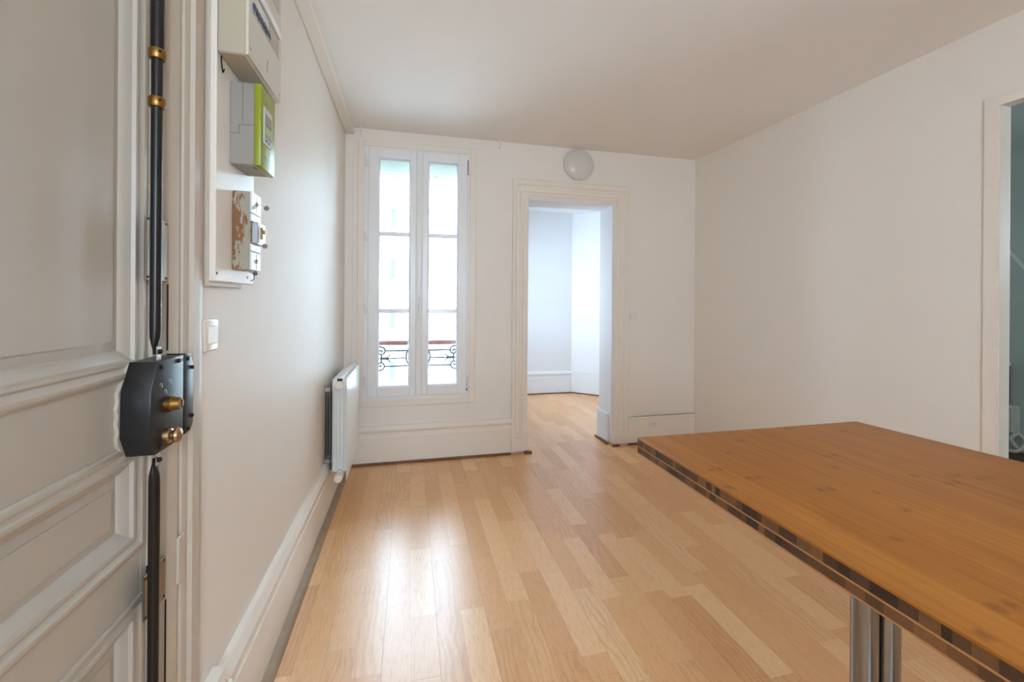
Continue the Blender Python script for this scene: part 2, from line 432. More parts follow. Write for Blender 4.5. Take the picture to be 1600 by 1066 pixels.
b = base_profile(bm_new(), 'y', .85, 2.137, 5.45, -1, .30); obj('baseboard_next_room', b, 'next_room_paint', label='tall white baseboard on the far wall of the next room', **S)
b = bm_new(); n = Vector((-.697, -.717, 0)) * .022
prism(b, [(2.135, 5.45), (2.135 + n.x * .4, 5.45 - .022), (2.90 + n.x, 4.733), (2.90, 4.755)], .012, .295)
obj('baseboard_next_corner', b, 'next_room_paint', label='tall white baseboard on the angled wall of the next room', **S)
obj('trim_3', prism(bm_new(), [(.85, 5.415), (2.12, 5.415), (2.88, 4.71), (2.89, 4.74), (2.13, 5.44), (.85, 5.44)], 0, .014), 'dark_wood_strip', label='thin brown wooden strip at the foot of the next room walls', **S)

# ------------------------------------------------------------------ bathroom seen at the right edge
b = bm_new()
box(b, 5.0, 5.1, .2, 3.3, -.012, 2.55); box(b, 2.75, 5.1, 3.20, 3.3, -.012, 2.55); box(b, 2.72, 3.9, .1, .2, -.012, 2.55); box(b, 4.3, 5.1, .1, .2, -.012, 2.55); box(b, 3.9, 4.3, .1, .2, -.012, 1.5); box(b, 3.9, 4.3, .1, .2, 1.9, 2.55)  # hole in the end wall is unseen, added to brighten this room
obj('wall_bathroom', b, 'bathroom_paint', label='dim grey-green walls of the side room at the right edge, with an added light opening', **S)
obj('ceiling_bathroom', B(2.66, 5.1, .1, 3.3, 2.538, 2.66), 'bathroom_paint', label='dim ceiling of the side room', **S)
b = B(2.64, 5.1, .1, 3.3, -.1, -.001); obj('floor_bathroom', b, 'bath_floor', label='dark brown floor of the side room', **S)
# slanting panel added where the side room wall changes tone diagonally
obj('trim_4', prism(bm_new(), [(3.19, 2.25), (2.90, 2.25), (2.10, 0.9), (2.10, 0.0), (3.19, 0.0)], 4.94, 5.0, 'x'), 'bathroom_paint', label='slanting added panel on the dark side room wall', **S)
t = thing('wall_heater', (4.90, 2.52, .16), 'small beige box low on the wall of the dark side room', 'wall box')
obj('housing', B(4.84, 4.94, 2.47, 2.60, .165, .385, bev=.01), 'cap_white', t); obj('lid', B(4.832, 4.84, 2.48, 2.59, .34, .375, bev=.003), 'cabinet_light', t)
t = thing('water_pipe', (4.92, 2.56, .385), 'dark upright pipe with pale round end above the box in the side room', 'pipe')
obj('pipe', cyl(bm_new(), (4.915, 2.56, .385), (4.915, 2.56, .72), .03), 'gasket_dark', t)
obj('end_cap', lathe(bm_new(), [(0, .0), (0, .036), (.03, .036), (.045, .02), (.045, 0)], (4.915, 2.56, .71), (0, 0, 1)), 'cap_white', t)
b = tube(bm_new(), smooth_pts([(4.93, 2.6, .03), (4.86, 2.56, .02), (4.83, 2.50, .02), (4.85, 2.44, .03), (4.91, 2.43, .10), (4.91, 2.47, .16), (4.86, 2.49, .12), (4.87, 2.46, .05)]), .014, 8)
obj('cable', b, 'cap_white', label='white looped hose lying on the floor of the dark side room', cat='hose')

# ------------------------------------------------------------------ window
win = thing('window_1', (.065, FY, wz0), 'tall white double casement window with three panes per sash', kind='structure')
def ring(b, x0, x1, z0, z1, wd, y0, y1, bev=.003):
    wl, wr, wb, wt = wd if isinstance(wd, tuple) else (wd,) * 4
    box(b, x0, x0 + wl, y0, y1, z0, z1, bev); box(b, x1 - wr, x1, y0, y1, z0, z1, bev)
    box(b, x0 + wl, x1 - wr, y0, y1, z1 - wt, z1, bev); box(b, x0 + wl, x1 - wr, y0, y1, z0, z0 + wb, bev)
obj('casing', (lambda b: (ring(b, -.378, .503, .428, 2.424, .046, FY - .012, FY + .01), b)[1])(bm_new()), 'gloss_white', win)
obj('window_frame', (lambda b: (ring(b, -.335, .465, .465, 2.395, .045, FY - .006, FY + .06), b)[1])(bm_new()), 'pvc_white', win)
def sash(x0, x1):
    z0, z1 = .502, 2.366
    s = obj('sash', (lambda b: (ring(b, x0, x1, z0, z1, (.07, .055, .068, .066) if x0 < 0 else (.055, .07, .068, .066), FY - .022, FY + .045, .004), b)[1])(bm_new()), 'pvc_white', win)
    gx0, gx1 = (x0 + .07, x1 - .055) if x0 < 0 else (x0 + .055, x1 - .07)
    gz0, gz1 = z0 + .068, z1 - .066
    bb = bm_new(); rings = []
    for d_, yv in ((-.005, FY - .0225), (-.003, FY - .0260), (.001, FY - .0250), (.006, FY - .012), (.011, FY + .004), (.012, FY + .012)):
        rings.append([bb.verts.new((xx, yv, zv)) for xx, zv in ((gx0 + d_, gz0 + d_), (gx1 - d_, gz0 + d_), (gx1 - d_, gz1 - d_), (gx0 + d_, gz1 - d_))])
    for r0, r1 in zip(rings, rings[1:]):
        for i in range(4): bb.faces.new((r0[i], r0[(i + 1) % 4], r1[(i + 1) % 4], r1[i]))
    obj('glazing_bead', bb, 'bead_white', s)
    zs = [gz0, 1.146, 1.729, gz1]
    for a, c in zip(zs, zs[1:]): obj('glass_pane', B(gx0 + .004, gx1 - .004, FY + .012, FY + .016, a + .003, c - .003), 'glass', s)
    for zc in zs[1:3]: obj('muntin', B(gx0, gx1, FY + .003, FY + .020, zc - .017, zc + .017, bev=.004), 'bead_white', s)
sash(-.303, .058); sash(.078, .437)
obj('centre_post', B(.044, .094, FY - .034, FY - .012, .502, 2.366, bev=.008, seg=2), 'pvc_white', win)
for zc in (2.262, 1.702, 1.158, .62):
    b = cyl(bm_new(), (-.318, FY - .02, zc - .035), (-.318, FY - .02, zc - .002), .009, seg=12); cyl(b, (-.318, FY - .02, zc + .002), (-.318, FY - .02, zc + .035), .009, seg=12)
    box(b, -.322, -.300, FY - .017, FY - .004, zc - .03, zc + .03)
    obj('hinge', b, 'pvc_white', win)
for z0, z1 in ((2.215, 2.325), (.53, .63)):
    obj('hinge_cover', B(.441, .456, FY - .028, FY - .004, z0, z1, bev=.004), 'pvc_white', win)
    obj('hinge_pin', cyl(bm_new(), (.439, FY - .02, z0 - .006 if z0 < 1 else z0), (.439, FY - .02, z0 + .012 if z0 < 1 else z1), .004, seg=8), 'gasket_dark', win)
h = obj('handle', B(.066, .090, FY - .044, FY - .034, 1.17, 1.262, bev=.004), 'pvc_white', win)
b = bm_new(); cyl(b, (.078, FY - .04, 1.235), (.078, FY - .078, 1.235), .010, seg=14)
tube(b, smooth_pts([(.078, FY - .078, 1.243), (.078, FY - .08, 1.22), (.078, FY - .078, 1.16), (.078, FY - .076, 1.115)]), .0095, 12)
obj('lever', b, 'bead_white', h)
obj('window_sill', B(-.40, .53, FY + .07, FY + .36, .43, .47, bev=.004), 'facade_trim', win)
# roller shutter rolled up outside, above the glass
t = thing('roller_shutter', (.065, 3.46, 2.186), 'pale rolled-up roller shutter across the top of the window glass', 'shutter')
obj('shutter_box', B(wx0, wx1, 3.45, 3.58, 2.215, 2.39, bev=.006), 'shutter', t)
for i in range(2): obj('slat', B(wx0 + .005, wx1 - .005, 3.455, 3.467, 2.186 + i * .016, 2.199 + i * .016, bev=.003), 'shutter', t)

# wrought-iron window guard
RX, RZ, RY = .070, .776, 3.555
u = .000553
t = thing('balcony_railing', (RX, RY, .47), 'scrolled wrought-iron window guard under a brown handrail outside the window', 'railing')
obj('handrail', B(wx0, wx1, RY - .028, RY + .028, .868, .906, bev=.008, seg=2), 'rail_wood', t)
def LP(cx, cy, sgn): return (RX + sgn * (706 - cx) * u, RY, RZ + (405 - cy) * u)
for sgn in (-1, 1):
    def line(name, pts, r=.0075, n=4): return obj(name, tube(bm_new(), smooth_pts([LP(a, c, sgn) for a, c in pts], n), r, 8), 'iron', t)
    line('bar', [(240, 320), (400, 320), (540, 320), (573, 288)], n=3); line('bar', [(235, 545), (430, 543), (640, 540), (706, 538)], n=2)
    m_ = line('bar', [(115, 433), (300, 432), (535, 430)], .0062, 2)
    b = bm_new(); 
    for cx in (370, 410): obj('bead', lathe(bm_new(), [(-.008, 0), (-.005, .006), (0, .0085), (.005, .006), (.008, 0)], LP(cx, 431, sgn), (1, 0, 0), 10), 'iron', t)
    lathe(b, [(-.018, 0), (-.006, .009), (.016, 0)], LP(140, 433, sgn), (1, 0, 0), 10)
    obj('spearhead', b, 'iron', t)
    line('bar', [(188, 370), (188, 432), (188, 490)], .008, 2)
    line('scroll', [(0, 330), (20, 290), (70, 265), (130, 258), (180, 262), (225, 285), (240, 320), (225, 355), (190, 375), (160, 360), (153, 332), (178, 315), (200, 330), (190, 345)])
    line('scroll', [(0, 560), (30, 590), (90, 598), (150, 602), (205, 590), (232, 545), (215, 505), (185, 490), (155, 505), (150, 530), (175, 543), (192, 525)])
    line('leaf', [(200, 424), (265, 418), (300, 398), (305, 368)], .006); line('leaf', [(200, 440), (265, 446), (300, 462), (305, 492)], .006)
    line('leaf', [(195, 432), (240, 432), (285, 432)], .010, 2)
obj('ring', tube(bm_new(), [(RX + .0945 * math.cos(a * PI / 18), RY, RZ + .0945 * math.sin(a * PI / 18) - .004) for a in range(37)], .008, 8), 'iron', t)

# ------------------------------------------------------------------ outside: the building opposite
HY = 26.0
bl = thing('apartment_building', (0, HY, -13), 'pale apartment building across the courtyard with small windows', 'building')
b = bm_new(); box(b, -14, 16, HY, HY + 8, -13, 8.9); obj('facade_wall', b, 'facade', bl)
obj('cornice', B(-14.3, 16.3, HY - .35, HY + .2, 8.6, 9.0, bev=.05), 'facade_trim', bl)
obj('roof', prism(bm_new(), [(HY - .2, 9.0), (HY + 1.6, 11.6), (HY + 8, 11.6), (HY + 8, 9.0)], -14, 16, 'x'), 'zinc', bl)
for zz in (6.55, 5.0): obj('string_course', B(-14, 16, HY - .10, HY, zz, zz + .08), 'zinc', bl)
for i in (-4, -3, -2, -1, 0, 2, 3, 4):
    for zc in (6.0, 3.1, .15, -2.85, -5.8):
        xc = -.95 + i * 3.15
        f = obj('window', (lambda b: (ring(b, xc - .21, xc + .21, zc - .62, zc + .62, .06, HY - .05, HY + .03), b)[1])(bm_new()), 'facade_trim', bl)
        obj('pane', B(xc - .16, xc + .16, HY - .03, HY - .005, zc - .57, zc + .57), 'far_glass', f)
        obj('ledge', B(xc - .36, xc + .36, HY - .22, HY, zc - .85, zc - .79), 'facade_trim', f)
obj('ground_outside', B(-30, 30, 3.7, 34, -13.2, -13), 'street', label='courtyard ground far below the window', **S)

# ------------------------------------------------------------------ doorway to the next room
d2 = thing('door_2', (1.31, FY, 0), 'open doorway in the far wall with stepped white casing', kind='structure')
def casing_post(x_in, x_out, z1):
    s = 1 if x_out > x_in else -1; w_ = abs(x_out - x_in)
    pr = [(0, 0), (0, .010), (.018, .010), (.020, .016), (.040, .016), (.046, .022), (.070, .024), (.074, .018), (.095, .018), (.104, .028), (w_ - .006, .030), (w_, .024), (w_, 0)]
    return prism(bm_new(), [(x_in + s * p[0], FY - p[1]) for p in pr], .125 if 1 else 0, z1)
for a, c in ((dx0, .800), (dx1, 1.828)):
    obj('casing_post', casing_post(a, c, 2.2), 'gloss_white', d2)
    obj('plinth_block', B(min(a, c) + (-.002), max(a, c) + .002, FY - .036, FY, .022, .128, bev=.003), 'gloss_white', d2)
pr = [(0, 0), (0, .0105), (.018, .0105), (.020, .0165), (.040, .0165), (.046, .0225), (.070, .0245), (.074, .0185), (.095, .0185), (.104, .0285), (.138, .0305), (.144, .0245), (.144, 0)]
obj('casing_head', prism(bm_new(), [(FY - p[1], dz1 + p[0]) for p in pr], .7995, 1.8285, 'x'), 'gloss_white', d2)
b = bm_new(); box(b, dx1 - .012, dx1, FY, FY + .24, .02, dz1); box(b, dx0, dx0 + .006, FY, FY + .24, .02, dz1); box(b, dx0 + .006, dx1 - .012, FY, FY + .24, dz1 - .014, dz1)
obj('jamb_lining', b, 'next_room_paint', d2)
obj('jamb_skirting', B(dx1 - .032, dx1 - .012, FY + .04, FY + .245, .02, .265, bev=.004), 'next_room_paint', d2)
b = B(dx1 - .046, dx1 - .030, FY + .02, FY + .26, 0, .018, bev=.004); box(b, dx1 - .02, dx1 + .05, FY - .05, FY - .03, 0, .018, bev=.004); box(b, dx0 - .03, dx0 + .035, FY - .055, FY - .034, 0, .022, bev=.005)
obj('worn_wood_strip', b, 'dark_wood_strip', d2)
b = bm_new(); box(b, dx0 - .018, dx0 + .012, FY - .034, FY - .0, .0, .022)
obj('broken_foot', b, 'dark_wood_strip', d2)

# ------------------------------------------------------------------ baseboards
obj('baseboard_far', base_profile(bm_new(), 'y', WX, .802, FY, -1, .287, .026), 'gloss_white', label='tall moulded white baseboard under the window', **S)
obj('baseboard_far_right', (lambda b: (box(b, 1.832, rx(FY), FY - .022, FY, .014, .236, .003), box(b, 1.86, rx(FY), FY - .026, FY, .212, .236, .004), b)[2])(bm_new()), 'gloss_white', label='plain white baseboard right of the doorway', **S)
obj('baseboard_left', base_profile(bm_new(), 'x', 1.215, FY - .025, WX, 1, .287, .026), 'gloss_white', label='tall moulded white baseboard along the left wall', **S)
obj('trim_5', prism(bm_new(), [(-.446, .0), (-.413, 0), (-.415, .008), (-.421, .015), (-.430, .021), (-.446, .024)], 1.14, FY - .02, 'y'), 'worn_strip', label='worn brown quarter-round strip at the foot of the left wall', **S)
obj('trim_6', B(-.42, .795, FY - .045, FY - .02, 0, .016, bev=.004), 'dark_wood_strip', label='brown wooden strip at the foot of the baseboard under the window', **S)
obj('trim_7', B(1.835, rx(FY) - .02, FY - .040, FY - .016, 0, .016, bev=.004), 'dark_wood_strip', label='brown wooden strip right of the doorway', **S)

# ------------------------------------------------------------------ right opening casing
d3 = thing('door_3', (rx(ry1), ry1, 0), 'white framed opening to the dark side room at the right edge', kind='structure')
def rquad(ya, yb, t0, t1): return [(rx(ya) + t0, ya), (rx(ya) + t1, ya), (rx(yb) + t1, yb), (rx(yb) + t0, yb)]
obj('casing_post', prism(bm_new(), rquad(ry1, ry1 + .046, -.012, 0), 0, rz1 + .045, bev=.0015), 'gloss_white', d3)
obj('casing_post', prism(bm_new(), rquad(ry0 - .046, ry0, -.012, 0), 0, rz1 + .045, bev=.0015), 'gloss_white', d3)
obj('casing_head', prism(bm_new(), rquad(ry0, ry1, -.0125, 0), rz1, rz1 + .045, bev=.0015), 'gloss_white', d3)
obj('jamb_lining', prism(bm_new(), rquad(ry1 - .006, ry1, -.004, .060), 0, rz1), 'gloss_white', d3)

# ------------------------------------------------------------------ entrance door
DX = -.480
door = thing('door_1', (DX - .02, .53, 0), 'white panelled entrance door with black lock rod and rim lock', kind='structure')
LY0, LY1 = .13, .945
panels = [(1.085, 2.02), (.768, .958), (.10, .672)]
py0, py1 = .22, .926
b = bm_new()
box(b, DX - .035, DX, LY0, py0, .012, 2.1, .002); box(b, DX - .035, DX, py1, LY1, .012, 2.1, .002)
zz = [.012] + [v for p_ in reversed(panels) for v in p_] + [2.1]
for i in range(0, len(zz), 2): box(b, DX - .035, DX, py0, py1, zz[i], zz[i + 1])
obj('door_leaf', b, 'door_paint', door)
for z0, z1 in panels:
    f = obj('panel', B(DX - .030, DX - .014, py0, py1, z0, z1), 'door_paint', door)
    # raised field with sloping edge
    m0, m1 = .046, .062
    bb = bm_new()
    o_ = [(py0 + m0 - .004, z0 + m0 - .004), (py1 - m0 + .004, z0 + m0 - .004), (py1 - m0 + .004, z1 - m0 + .004), (py0 + m0 - .004, z1 - m0 + .004)]
    i_ = [(py0 + m1, z0 + m1), (py1 - m1, z0 + m1), (py1 - m1, z1 - m1), (py0 + m1, z1 - m1)]
    A = [bb.verts.new((DX - .0139, *q)) for q in o_]; C_ = [bb.verts.new((DX - .0120, *q)) for q in i_]; D_ = [bb.verts.new((DX - .0098, *q)) for q in i_]
    for r0, r1 in ((A, C_), (C_, D_)):
        for i in range(4): bb.faces.new((r0[i], r0[(i + 1) % 4], r1[(i + 1) % 4], r1[i]))
    bb.faces.new(D_); bmesh.ops.recalc_face_normals(bb, faces=bb.faces[:])
    if (bb.faces[-1].normal.x if (bb.faces.ensure_lookup_table() or True) else 1) < 0: bmesh.ops.reverse_faces(bb, faces=bb.faces[:])
    obj('raised_field', bb, 'door_paint', f)
    # bolection moulding, mitred ring swept round the panel
    prof = [(-.006, .0), (-.006, .003), (-.001, .006), (.006, .006), (.010, .0025), (.016, .001), (.020, .0038), (.026, .0034), (.029, -.002), (.034, -.0045), (.042, -.0085), (.046, -.0138)]
    bb = bm_new(); rings = []
    for (d_, hgt) in prof:
        rings.append([bb.verts.new((DX + hgt, yy, zv)) for yy, zv in ((py0 + d_, z0 + d_), (py1 - d_, z0 + d_), (py1 - d_, z1 - d_), (py0 + d_, z1 - d_))])
    for r0, r1 in zip(rings, rings[1:]):
        for i in range(4): bb.faces.new((r0[i], r0[(i + 1) % 4], r1[(i + 1) % 4], r1[i]))
    bmesh.ops.recalc_face_normals(bb, faces=bb.faces[:])
    obj('moulding', bb, 'door_paint', f)
# rebate strip between leaf and casing
obj('cover_strip', B(DX - .02, DX + .006, LY1, .976, .012, 2.1, bev=.003), 'casing_paint', door)

# rim lock
lk = obj('rim_lock', prism(bm_new(), [(.880, 1.110), (.857, 1.062), (.855, .985), (.872, .948), (.966, .950), (.966, 1.112)], -.4745, -.430, 'x', bev=.0015), 'lock_black', door,
         label='black steel rim lock with chamfered corners and two brass knobs')
pad = [(.966, 1.112), (.966, .950), (.870, .947), (.864, .958), (.853, .972), (.851, .985), (.854, .995), (.850, 1.01), (.853, 1.022), (.850, 1.034), (.854, 1.046), (.852, 1.06), (.860, 1.072), (.866, 1.082), (.876, 1.100), (.880, 1.109)]
obj('mounting_pad', prism(bm_new(), pad, DX - .002, -.4745, 'x'), 'door_paint', lk, label='ragged white painted pad behind the lock')
b = lathe(bm_new(), [(-.002, .0142), (.009, .0142), (.010, .0130), (.022, .0105), (.023, .0095), (.023, 0)], (-.430, .908, 1.029), (1, 0, 0), 14); obj('lock_cylinder', b, 'brass', lk)
b = bm_new()
for i, zc in enumerate((1.034, 1.029, 1.024)): box(b, -.4072, -.4063, .9065, .9100, zc - .0018, zc + .0018)
box(b, -.4072, -.4066, .9073, .9085, 1.0215, 1.0365); obj('keyhole', b, 'dark_slot', lk)
b = lathe(bm_new(), [(-.002, .0135), (.004, .0135), (.008, .0125), (.011, .0090), (.013, .0090), (.0145, .0130), (.018, .0135), (.022, .0115), (.0245, .006), (.025, 0)], (-.430, .905, .972), (1, 0, 0), 24); obj('thumb_turn', b, 'brass_worn', lk)
for yy, zv in ((.888, 1.100), (.947, 1.103), (.948, .960), (.886, .958)):
    obj('screw', lathe(bm_new(), [(-.001, .0042), (.002, .0042), (.0036, .0028), (.004, 0)], (-.430, yy, zv), (1, 0, 0), 12), 'screw_dark', lk)
b = bm_new()
for yy, zv in ((.888, 1.066), (.918, 1.068), (.903, 1.052)): tube(b, [(-.4302, yy + .0035 * math.cos(a), zv + .0045 * math.sin(a)) for a in [q * .5 - .9 for q in range(9)]], .0006, 5)
obj('stamped_arcs', b, 'steel', lk)
# strike box on the casing side
kp = thing('lock_strike_box', (-.45, .988, .953), 'black steel strike box screwed to the casing beside the rim lock', 'lock strike')
obj('strike_cover', prism(bm_new(), [(.971, 1.114), (.992, 1.112), (1.006, 1.092), (1.006, .972), (.995, .956), (.971, .954)], -.462, -.430, 'x', bev=.0015), 'lock_black', kp)
for yy, zv in ((.981, 1.103), (.999, 1.083), (.999, .985), (.983, .963)):
    obj('screw', lathe(bm_new(), [(-.001, .004), (.002, .004), (.0036, .0026), (.004, 0)], (-.430, yy, zv), (1, 0, 0), 12), 'screw_dark', kp)

# lock rods (upper and lower) with collars, end tabs and guide plates
ROX, ROY = -.442, .893
def rod(z_lock, z_end, s):
    pts = [(ROX, ROY, z_end), (ROX, ROY, z_lock + s * .040)]
    b = bm_new(); n = 18; rings = []
    prof = [(z_end, .0086, .0086), (z_lock + s * .045, .0086, .0086), (z_lock + s * .030, .0080, .0086), (z_lock + s * .016, .0042, .0086), (z_lock + s * .008, .0022, .0066), (z_lock, .0020, .0060)]
    for zv, ax, ay in prof: rings.append([b.verts.new((ROX + ax * math.cos(2 * PI * k / n), ROY + ay * math.sin(2 * PI * k / n), zv)) for k in range(n)])
    for r0, r1 in zip(rings, rings[1:]):
        for k in range(n): b.faces.new((r0[k], r0[(k + 1) % n], r1[(k + 1) % n], r1[k]))
    b.faces.new(rings[0]); b.faces.new(rings[-1]); bmesh.ops.recalc_face_normals(b, faces=b.faces[:])
    r = obj('lock_rod', b, 'rod_black', door, label='upper black vertical lock rod' if s > 0 else 'lower black vertical lock rod')
    tb = B(ROX + .0025, ROX + .0045, ROY - .004, ROY + .011, z_lock + (-.012 if s > 0 else -.014), z_lock + (.014 if s > 0 else .012), bev=.001)
    obj('end_tab', tb, 'steel', r)
    obj('tab_screw', lathe(bm_new(), [(-.001, .0046), (.003, .0046), (.005, .003), (.0055, 0)], (ROX + .0045, ROY + .0035, z_lock + s * .004), (1, 0, 0), 12), 'screw_dark', r)
    return r
ru = rod(1.122, 2.08, 1); rl = rod(.936, .04, -1)
for zc, lab in ((1.658, 1), (1.572, 0)):
    b = lathe(bm_new(), [(-.009, .0088), (-.009, .0115), (-.006, .0130), (.006, .0130), (.009, .0115), (.009, .0088)], (ROX, ROY, zc), (0, 0, 1), 24); c = obj('collar', b, 'brass', ru)
    # small grub-screw hole on the collar
for zc in (1.660, 1.574):
    obj('grub_screw', cyl(bm_new(), (ROX + .008, ROY - .0085, zc), (ROX + .0102, ROY - .0105, zc), .0022, seg=10), 'dark_slot', ru)
obj('sleeve', cyl(bm_new(), (ROX, ROY, 1.664), (ROX, ROY, 2.079), .0104, seg=20), 'rod_black', ru)
for z0, z1, r_ in ((1.255, 1.372, ru), (.640, .722, rl)):
    b = B(-.4625, -.459, .899, .967, z0, z1, bev=.001); box(b, DX, -.4624, .945, .965, z0 + .004, z1 - .004); obj('guide_plate', b, 'old_steel', r_, label='bare steel guide plate behind the rod')
    for yy in (.903, .962):
        for zz_ in (z0 + .006, z1 - .006): obj('plate_screw', cyl(bm_new(), (-.4595, yy, zz_), (-.458, yy, zz_), .0024, seg=8), 'screw_dark', r_)

# casing of the entrance door
tr = thing('trim_8', (-.46, 1.04, 0), 'thickly painted white moulded casing round the entrance door', kind='structure')
prf = [(.977, -.49), (.977, -.462), (.984, -.458), (1.008, -.458), (1.013, -.464), (1.022, -.465), (1.027, -.459), (1.036, -.457), (1.046, -.457), (1.052, -.450), (1.078, -.450), (1.084, -.456), (1.108, -.457), (1.118, -.462), (1.126, -.470), (1.126, -.49)]
obj('casing_post', prism(bm_new(), [(q[1], q[0]) for q in prf], 0, 2.28), 'casing_paint', tr)
obj('casing_head', B(-.47, -.452, .02, 1.126, 2.115, 2.28, bev=.004), 'casing_paint', tr)
obj('old_strike_plate', B(-.459, -.4535, 1.004, 1.030, .640, .735, bev=.0015), 'casing_paint', tr)
b = B(-.4640, -.4615, .9755, .9772, .20, .63); box(b, -.4640, -.4615, .9755, .9772, 1.12, 1.25); obj('paint_crack', b, 'screw_dark', tr)

# ------------------------------------------------------------------ electrical board on the left wall
bd = thing('wiring_board', (WX, 1.255, 1.252), 'tall white painted wooden wiring board carrying the electric boxes', 'board')
obj('backing_board', B(WX, -.455, 1.1315, 1.336, 1.252, 2.30, bev=.002), 'casing_paint', bd)
obj('front_board', B(-.455, -.441, 1.131, 1.383, 1.264, 2.30, bev=.002), 'gloss_white', bd)
for yy, zv in ((1.14, 1.283), (1.335, 1.283)): obj('screw', cyl(bm_new(), (-.442, yy, zv), (-.4403, yy, zv), .0035, seg=10), 'screw_dark', bd)
b = tube(bm_new(), smooth_pts([(-.4385, 1.150, 1.799), (-.4375, 1.148, 1.785), (-.437, 1.151, 1.772), (-.438, 1.158, 1.765), (-.437, 1.163, 1.775)]), .0016, 6)
tie_bm = b

cu = thing('consumer_unit', (-.41, 1.26, 1.80), 'large beige breaker box at the top of the wiring board', 'breaker box')
UX = -.375; UY0, UY1 = 1.131, 1.392; UZ0 = 1.80; UZ1 = 2.27
obj('enclosure', (lambda b: (box(b, -.4402, UX - .006, UY0, UY1, UZ0, UZ1, .003), b)[1])(bm_new()), 'cabinet_beige', cu)
rows = [(1.918, 1.982), (2.052, 2.116), (2.184, 2.245)]
b = bm_new(); zz = [UZ0 + .002] + [v for r in rows for v in r] + [UZ1 - .002]; iy0, iy1 = 1.158, 1.378
for i in range(0, len(zz), 2): box(b, UX - .006, UX, iy0, iy1, zz[i], zz[i + 1])
box(b, UX - .006, UX, UY0 + .001, iy0, zz[0], zz[-1]); box(b, UX - .006, UX, iy1, UY1 - .001, zz[0], zz[-1])
obj('front_cover', b, 'cabinet_light', cu)
for r0, r1 in rows:
    for i in range(8):
        y0 = iy0 + .002 + i * .0178
        if i > 6: continue
        br = obj('breaker', B(UX - .010, UX - .001, y0, y0 + .0168, r0 + .006, r1 - .006, bev=.001), 'breaker_grey', cu)
        obj('toggle', prism(bm_new(), [(UX - .001, r0 + .016), (UX + .0050, r0 + .006), (UX + .0065, r0 + .009), (UX + .003, r0 + .026), (UX - .001, r0 + .030)], y0 + .004, y0 + .0130, 'y'), 'breaker_toggle', br)
    obj('blanking_strip', B(UX - .008, UX - .001, iy0 + .002 + 7 * .0178, iy1, r0 + .006, r1 - .006, bev=.001), 'cabinet_beige', cu)
    obj('label_rail', B(UX, UX + .004, iy0, iy1 + .006, r1 + .001, r1 + .020, bev=.001), 'bead_white', cu)
for yy, zv in ((1.143, 1.822), (1.378, 1.822)): obj('cover_screw', cyl(bm_new(), (UX - .001, yy, zv), (UX + .001, yy, zv), .005, seg=14), 'cabinet_beige', cu)
obj('cover_notch', B(UX - .0005, UX + .0006, 1.268, 1.270, 1.83, 1.862), 'joint_grey', cu)

obj('wire_tie', tie_bm, 'dark_slot', cu)
mt = thing('electricity_meter', (-.41, 1.265, 1.563), 'lime green and grey electricity meter below the breaker box', 'electricity meter')
obj('housing', B(-.441, -.386, 1.208, 1.322, 1.563, 1.770, bev=.002), 'meter_grey', mt)
b = bm_new(); box(b, -.4412, -.4402 + .022, 1.2074, 1.2086, 1.640, 1.6408); box(b, -.420, -.386, 1.2074, 1.2086, 1.6624, 1.6632); box(b, -.4204, -.4196, 1.2074, 1.2086, 1.640, 1.663); box(b, -.4124, -.4118, 1.2074, 1.2086, 1.663, 1.769)
obj('housing_seam', b, 'meter_dark', mt)
obj('front_cover', B(-.386, -.370, 1.207, 1.323, 1.562, 1.771, bev=.0035, seg=2), 'meter_lime', mt)
fr = obj('display_bezel', B(-.3705, -.3675, 1.222, 1.290, 1.628, 1.722, bev=.002), 'meter_frame', mt)
obj('display_window', B(-.3678, -.3668, 1.230, 1.282, 1.642, 1.706, bev=.0005), 'meter_grey', fr)
obj('display_screen', B(-.3670, -.3662, 1.232, 1.276, 1.655, 1.675), 'lcd', fr)
b = bm_new(); box(b, -.3668, -.3660, 1.234, 1.274, 1.676, 1.679)
for i in range(2): box(b, -.3676, -.3668, 1.232 + i * .02, 1.244 + i * .02, 1.632, 1.638)
obj('display_buttons', b, 'meter_dark', fr)
b = bm_new(); box(b, -.3703, -.3696, 1.246, 1.252, 1.736, 1.741); box(b, -.3703, -.3696, 1.236, 1.252, 1.592, 1.5955); box(b, -.3703, -.3696, 1.2505, 1.254, 1.589, 1.5925); box(b, -.3703, -.3697, 1.27, 1.2712, 1.59, 1.615)
obj('printed_marks', b, 'meter_dark', mt)
obj('terminal_notch', B(-.395, -.388, 1.228, 1.250, 1.562, 1.566), 'meter_dark', mt)

